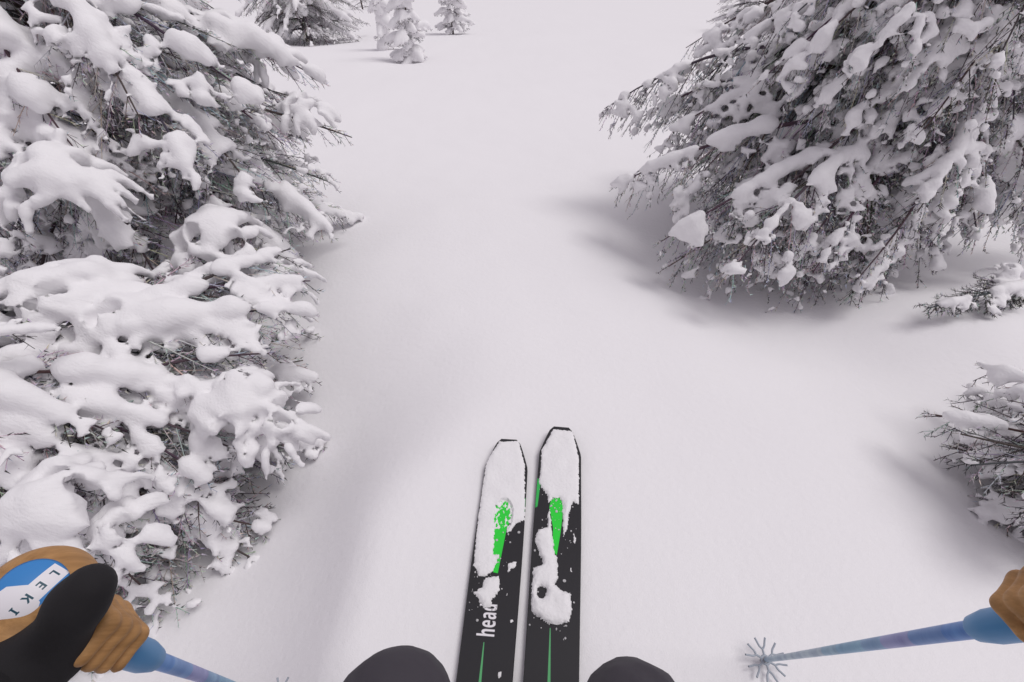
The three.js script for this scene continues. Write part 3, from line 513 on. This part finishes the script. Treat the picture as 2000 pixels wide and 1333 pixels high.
// ---------------------------------------------------------------- the skier, a chest camera's view of hands and knees
{
  const me = thing('person', 'skier in black jacket and dark grey trousers with tan gloves, crouching over the skis', 'person');
  me.rotation.x = -SLOPE;
  const P = (x, h, d) => [x, h, -d];
  const weave = grainTexture(128, 8, (x, y, r) => 128 + ((x + y) % 4 < 2 ? 22 : -22) + (r() - 0.5) * 60);
  const cloth = (c, rough = 0.85) => new THREE.MeshStandardMaterial({ color: lin(...c), roughness: rough, bumpMap: (() => { const t = weave.clone(); t.repeat.set(40, 40); t.needsUpdate = true; return t; })(), bumpScale: 0.0006 });
  const jacketMat = cloth([0.011, 0.0095, 0.012]), trouserMat = cloth([0.048, 0.042, 0.054], 0.7);
  const leather = (() => {
    const n = 256, d = new Uint8Array(n * n * 4);
    for (let y = 0; y < n; y++) for (let x = 0; x < n; x++) { const v = 0.6 * pnoise(x / 24, y / 24, 256, 11) + 0.25 * pnoise(x / 7, y / 7, 256, 13) + 0.15 * pnoise(x / 2, y / 2, 256, 15); d.set([146 + v * 54, 106 + v * 46, 62 + v * 36, 255], (y * n + x) * 4); }
    const t = new THREE.DataTexture(d, n, n); t.wrapS = t.wrapT = THREE.RepeatWrapping; t.colorSpace = THREE.SRGBColorSpace; t.magFilter = THREE.LinearFilter; t.repeat.set(11, 11); t.needsUpdate = true;
    return new THREE.MeshStandardMaterial({ map: t, roughness: 0.62, bumpMap: t, bumpScale: 0.0016 });
  })();
  const fold = (amp, f) => (x, y, z) => amp * (noise(x * f, y * f * 1.6, z * f) + 0.5 * noise(x * f * 2.3, y * f * 2.9, z * f * 2.3));
  // body: head and neck, the rest is clothed
  mesh('body', skin([[P(0, 1.38, -0.2), P(0, 1.5, -0.14), 0.06, 0.06], [P(0, 1.57, -0.11), P(0, 1.66, -0.12), 0.075, 0.09], [P(0, 1.56, -0.04), P(0, 1.54, -0.035), 0.03, 0.03], [P(0, 1.6, -0.018), P(0, 1.575, -0.005), 0.012, 0.016]], 0.03, 0.008), new THREE.MeshStandardMaterial({ color: lin(0.5, 0.3, 0.23), roughness: 0.6 }), me);
  const hg = new THREE.SphereGeometry(0.125, 32, 20, 0, Math.PI * 2, 0, Math.PI * 0.58); hg.scale(0.9, 1.05, 1.1); hg.translate(0, 1.65, 0.125);
  mesh('helmet', hg, black, me);
  const gg = new THREE.SphereGeometry(0.1, 24, 12, Math.PI * 1.12, Math.PI * 0.76, Math.PI * 0.4, Math.PI * 0.22); gg.scale(0.95, 0.95, 1.1); gg.rotateY(Math.PI); gg.translate(0, 1.625, 0.11);
  mesh('goggles', gg, greyPlastic, me);
  mesh('jacket', skin([
    [P(-0.09, 0.76, -0.26), P(0.09, 0.76, -0.26), 0.15, 0.15], [P(0, 0.8, -0.27), P(0, 1.12, -0.27), 0.16, 0.17], [P(-0.08, 1.2, -0.26), P(0.08, 1.2, -0.26), 0.15, 0.15], [P(-0.16, 1.34, -0.24), P(0.16, 1.34, -0.24), 0.085, 0.085], [P(0, 1.38, -0.22), P(0, 1.45, -0.17), 0.075, 0.072],
    [P(-0.2, 1.33, -0.23), P(-0.52, 1.03, -0.16), 0.085, 0.066], [P(-0.52, 1.03, -0.16), P(-0.497, 0.785, 0.15), 0.066, 0.05],
    [P(0.2, 1.33, -0.23), P(0.64, 1.05, -0.16), 0.085, 0.066], [P(0.64, 1.05, -0.16), P(0.61, 0.845, 0.13), 0.066, 0.05]], 0.05, 0.0145, fold(0.012, 16)), jacketMat, me);
  const leg = s => { const kx = s < 0 ? -0.19 : 0.212, fx = s < 0 ? -0.1 : 0.045, kh = s < 0 ? 0.39 : 0.318; return [[P(0.09 * s, 0.73, -0.25), P(kx, kh, 0.24), 0.115, 0.088], [P(kx, kh, 0.245), P(lerp(kx, fx, 0.8), 0.2, 0.04), 0.086, 0.085], [P(kx, kh - 0.01, 0.255), P(kx * 0.97, kh - 0.06, 0.25), 0.078, 0.07]]; };
  mesh('trousers', skin([...leg(-1), ...leg(1), [P(-0.08, 0.76, -0.25), P(0.08, 0.76, -0.25), 0.13, 0.13]], 0.035, 0.0125, fold(0.011, 11)), trouserMat, me);
  for (const [fx, s] of [[-0.098, -1], [0.05, 1]]) {
    const b = mesh('boot', skin([[P(fx, 0.075, -0.12), P(fx + 0.015, 0.07, 0.15), 0.05, 0.046], [P(fx, 0.09, -0.07), P(fx + 0.01 * s, 0.3, 0.03), 0.058, 0.065]], 0.03, 0.009), black, me);
    for (const h of [0.12, 0.2]) { const k = mesh('buckle', new THREE.BoxGeometry(0.03, 0.014, 0.05), steel, b); k.position.set(fx + 0.062 * s, h, 0.0); }
  }
  // gloves: a fist closed round each grip, the thumb in black
  const hand = (s, O, ax, patch) => {         // O: where the fist holds the pole, ax: pole direction towards the snow (x mirrored by s)
    const a = V(...ax).normalize(), out = V(s, 0, -0.25).addScaledVector(a, -V(s, 0, -0.25).dot(a)).normalize(), fwd = V().crossVectors(a, out).multiplyScalar(s).normalize(); if (fwd.z > 0) fwd.negate();
    const o = V(O[0], O[1], -O[2]), bones = [];
    const arr = v => [v.x, v.y, v.z];
    const ring = (i, t, r) => (r *= 0.92, o.clone().addScaledVector(a, (i - 1.5) * 0.0225 - 0.004).addScaledVector(out, Math.cos(t) * r).addScaledVector(fwd, Math.sin(t) * r));
    const wrist = V(O[0] + s * 0.045, O[1] + 0.018, -(O[2] - 0.062));
    for (let i = 0; i < 4; i++) {
      const R = 0.028, f = [0.95, 1, 0.97, 0.85][i], q = [0.0115, 0.012, 0.0115, 0.0105][i], k = ring(i, 0.15, 0.04), p1 = ring(i, 1.15, R + 0.014), p2 = ring(i, 2.35, R + 0.004), p3 = ring(i, 2.35 + 1.35 * f, R - 0.003);
      bones.push([arr(wrist.clone().lerp(k, 0.25)), arr(k), 0.026, q + 0.006], [arr(k), arr(p1), q + 0.004, q + 0.001], [arr(p1), arr(p2), q + 0.001, q], [arr(p2), arr(p3), q, q - 0.002]);
    }
    const g = mesh('glove', skin(bones, 0.006, 0.003), leather, me);
    const tb = ring(-0.6, -0.75, 0.04), tm = ring(-1.6, -1.5, 0.046), te = ring(-2.6, -2.2, 0.05);
    return { g, wrist, ring, out, fwd, a, o, arr, tb, tm, te };
  };
  const L = hand(-1, [-0.4585, 0.756, 0.2095], [-0.1129, -0.9741, -0.196]);
  const thumb = (b, H) => mesh('thumb', skin(b, 0.022, 0.0035), jacketMat, H.g);
  thumb([[P(-0.5, 0.79, 0.15), P(-0.47, 0.79, 0.19), 0.05, 0.03], [P(-0.47, 0.79, 0.19), P(-0.428, 0.845, 0.214), 0.028, 0.0215], [P(-0.428, 0.845, 0.214), P(-0.414, 0.86, 0.224), 0.0215, 0.0195]], L);
  const Rh = hand(1, [0.5652, 0.812, 0.2145], [0.0691, -0.9578, -0.2791]);
  thumb([[P(0.606, 0.845, 0.15), P(0.58, 0.865, 0.18), 0.034, 0.028], [P(0.58, 0.865, 0.18), P(0.56, 0.9, 0.2), 0.024, 0.0205]], Rh);
  // back of the left glove: a round blue and white patch with its lettering
  const n = V(0.5, 0.78, 0.37).normalize(), C = V(-0.522, 0.786, -0.247).addScaledVector(n, 0.013), e1 = V(1, 0, 0).addScaledVector(n, -n.x).normalize(), e2 = V().crossVectors(n, e1).normalize();
  mesh('knuckle_pad', skin([[[C.x, C.y, C.z], [C.x, C.y, C.z], 0.05, 0.05], [[C.x, C.y, C.z], L.arr(L.wrist), 0.044, 0.036], [[C.x, C.y, C.z], L.arr(L.ring(0, 0.5, 0.05)), 0.046, 0.026]], 0.012, 0.0035), leather, L.g);
  const cv = document.createElement('canvas'); cv.width = cv.height = 512; const c = cv.getContext('2d');
  c.fillStyle = '#3a86cc'; c.fillRect(0, 0, 512, 512); c.fillStyle = '#efecf2';
  c.save(); c.translate(256, 256); c.rotate(0.5); c.fillRect(-58, -215, 116, 250); c.beginPath(); c.moveTo(-150, 10); c.lineTo(-60, -50); c.lineTo(70, -10); c.lineTo(150, 110); c.lineTo(90, 190); c.lineTo(30, 260); c.lineTo(-60, 250); c.lineTo(-120, 180); c.lineTo(-175, 110); c.closePath(); c.fill();
  c.fillStyle = '#1c4a5c'; c.rotate(Math.PI / 2); c.font = 'bold 74px sans-serif'; c.textBaseline = 'middle'; c.textAlign = 'center'; [...'LEKI'].forEach((ch, i) => c.fillText(ch, -165 + i * 84, 0)); c.restore();
  c.fillStyle = '#3567b8'; c.beginPath(); c.arc(170, 470, 46, 0, 7); c.fill();
  const pt = new THREE.CanvasTexture(cv); pt.colorSpace = THREE.SRGBColorSpace;
  const pp = [], pu = [], pi = [], NR = 14, NA = 48, rim = 0.7;
  for (let i = 0; i <= NR + 1; i++) for (let j = 0; j <= NA; j++) {
    const t = Math.min(i, NR) / NR * rim, an = j / NA * Math.PI * 2, el = 1 + 0.1 * Math.cos(2 * (an - 1.9)), rr = i > NR ? 0.047 : 0.0532, q = t * el, dv = n.clone().multiplyScalar(Math.cos(q)).addScaledVector(e1, Math.sin(q) * Math.cos(an)).addScaledVector(e2, Math.sin(q) * Math.sin(an));
    pp.push(C.x + dv.x * rr, C.y + dv.y * rr, C.z + dv.z * rr); pu.push(0.5 + Math.cos(an) * q / (rim * 2.2), 0.5 + Math.sin(an) * q / (rim * 2.2));
    if (i && j) { const b = i * (NA + 1) + j; pi.push(b - NA - 2, b - 1, b, b - NA - 2, b, b - NA - 1); }
  }
  mesh('logo_patch', geo(pp, pi, null, pu), new THREE.MeshStandardMaterial({ map: pt, roughness: 0.5 }), L.g).userData.label = 'blue and white patch with lettering';
}
scene.traverse(o => { if (o.isMesh) o.castShadow = o.receiveShadow = true; });
renderer.render(scene, camera);
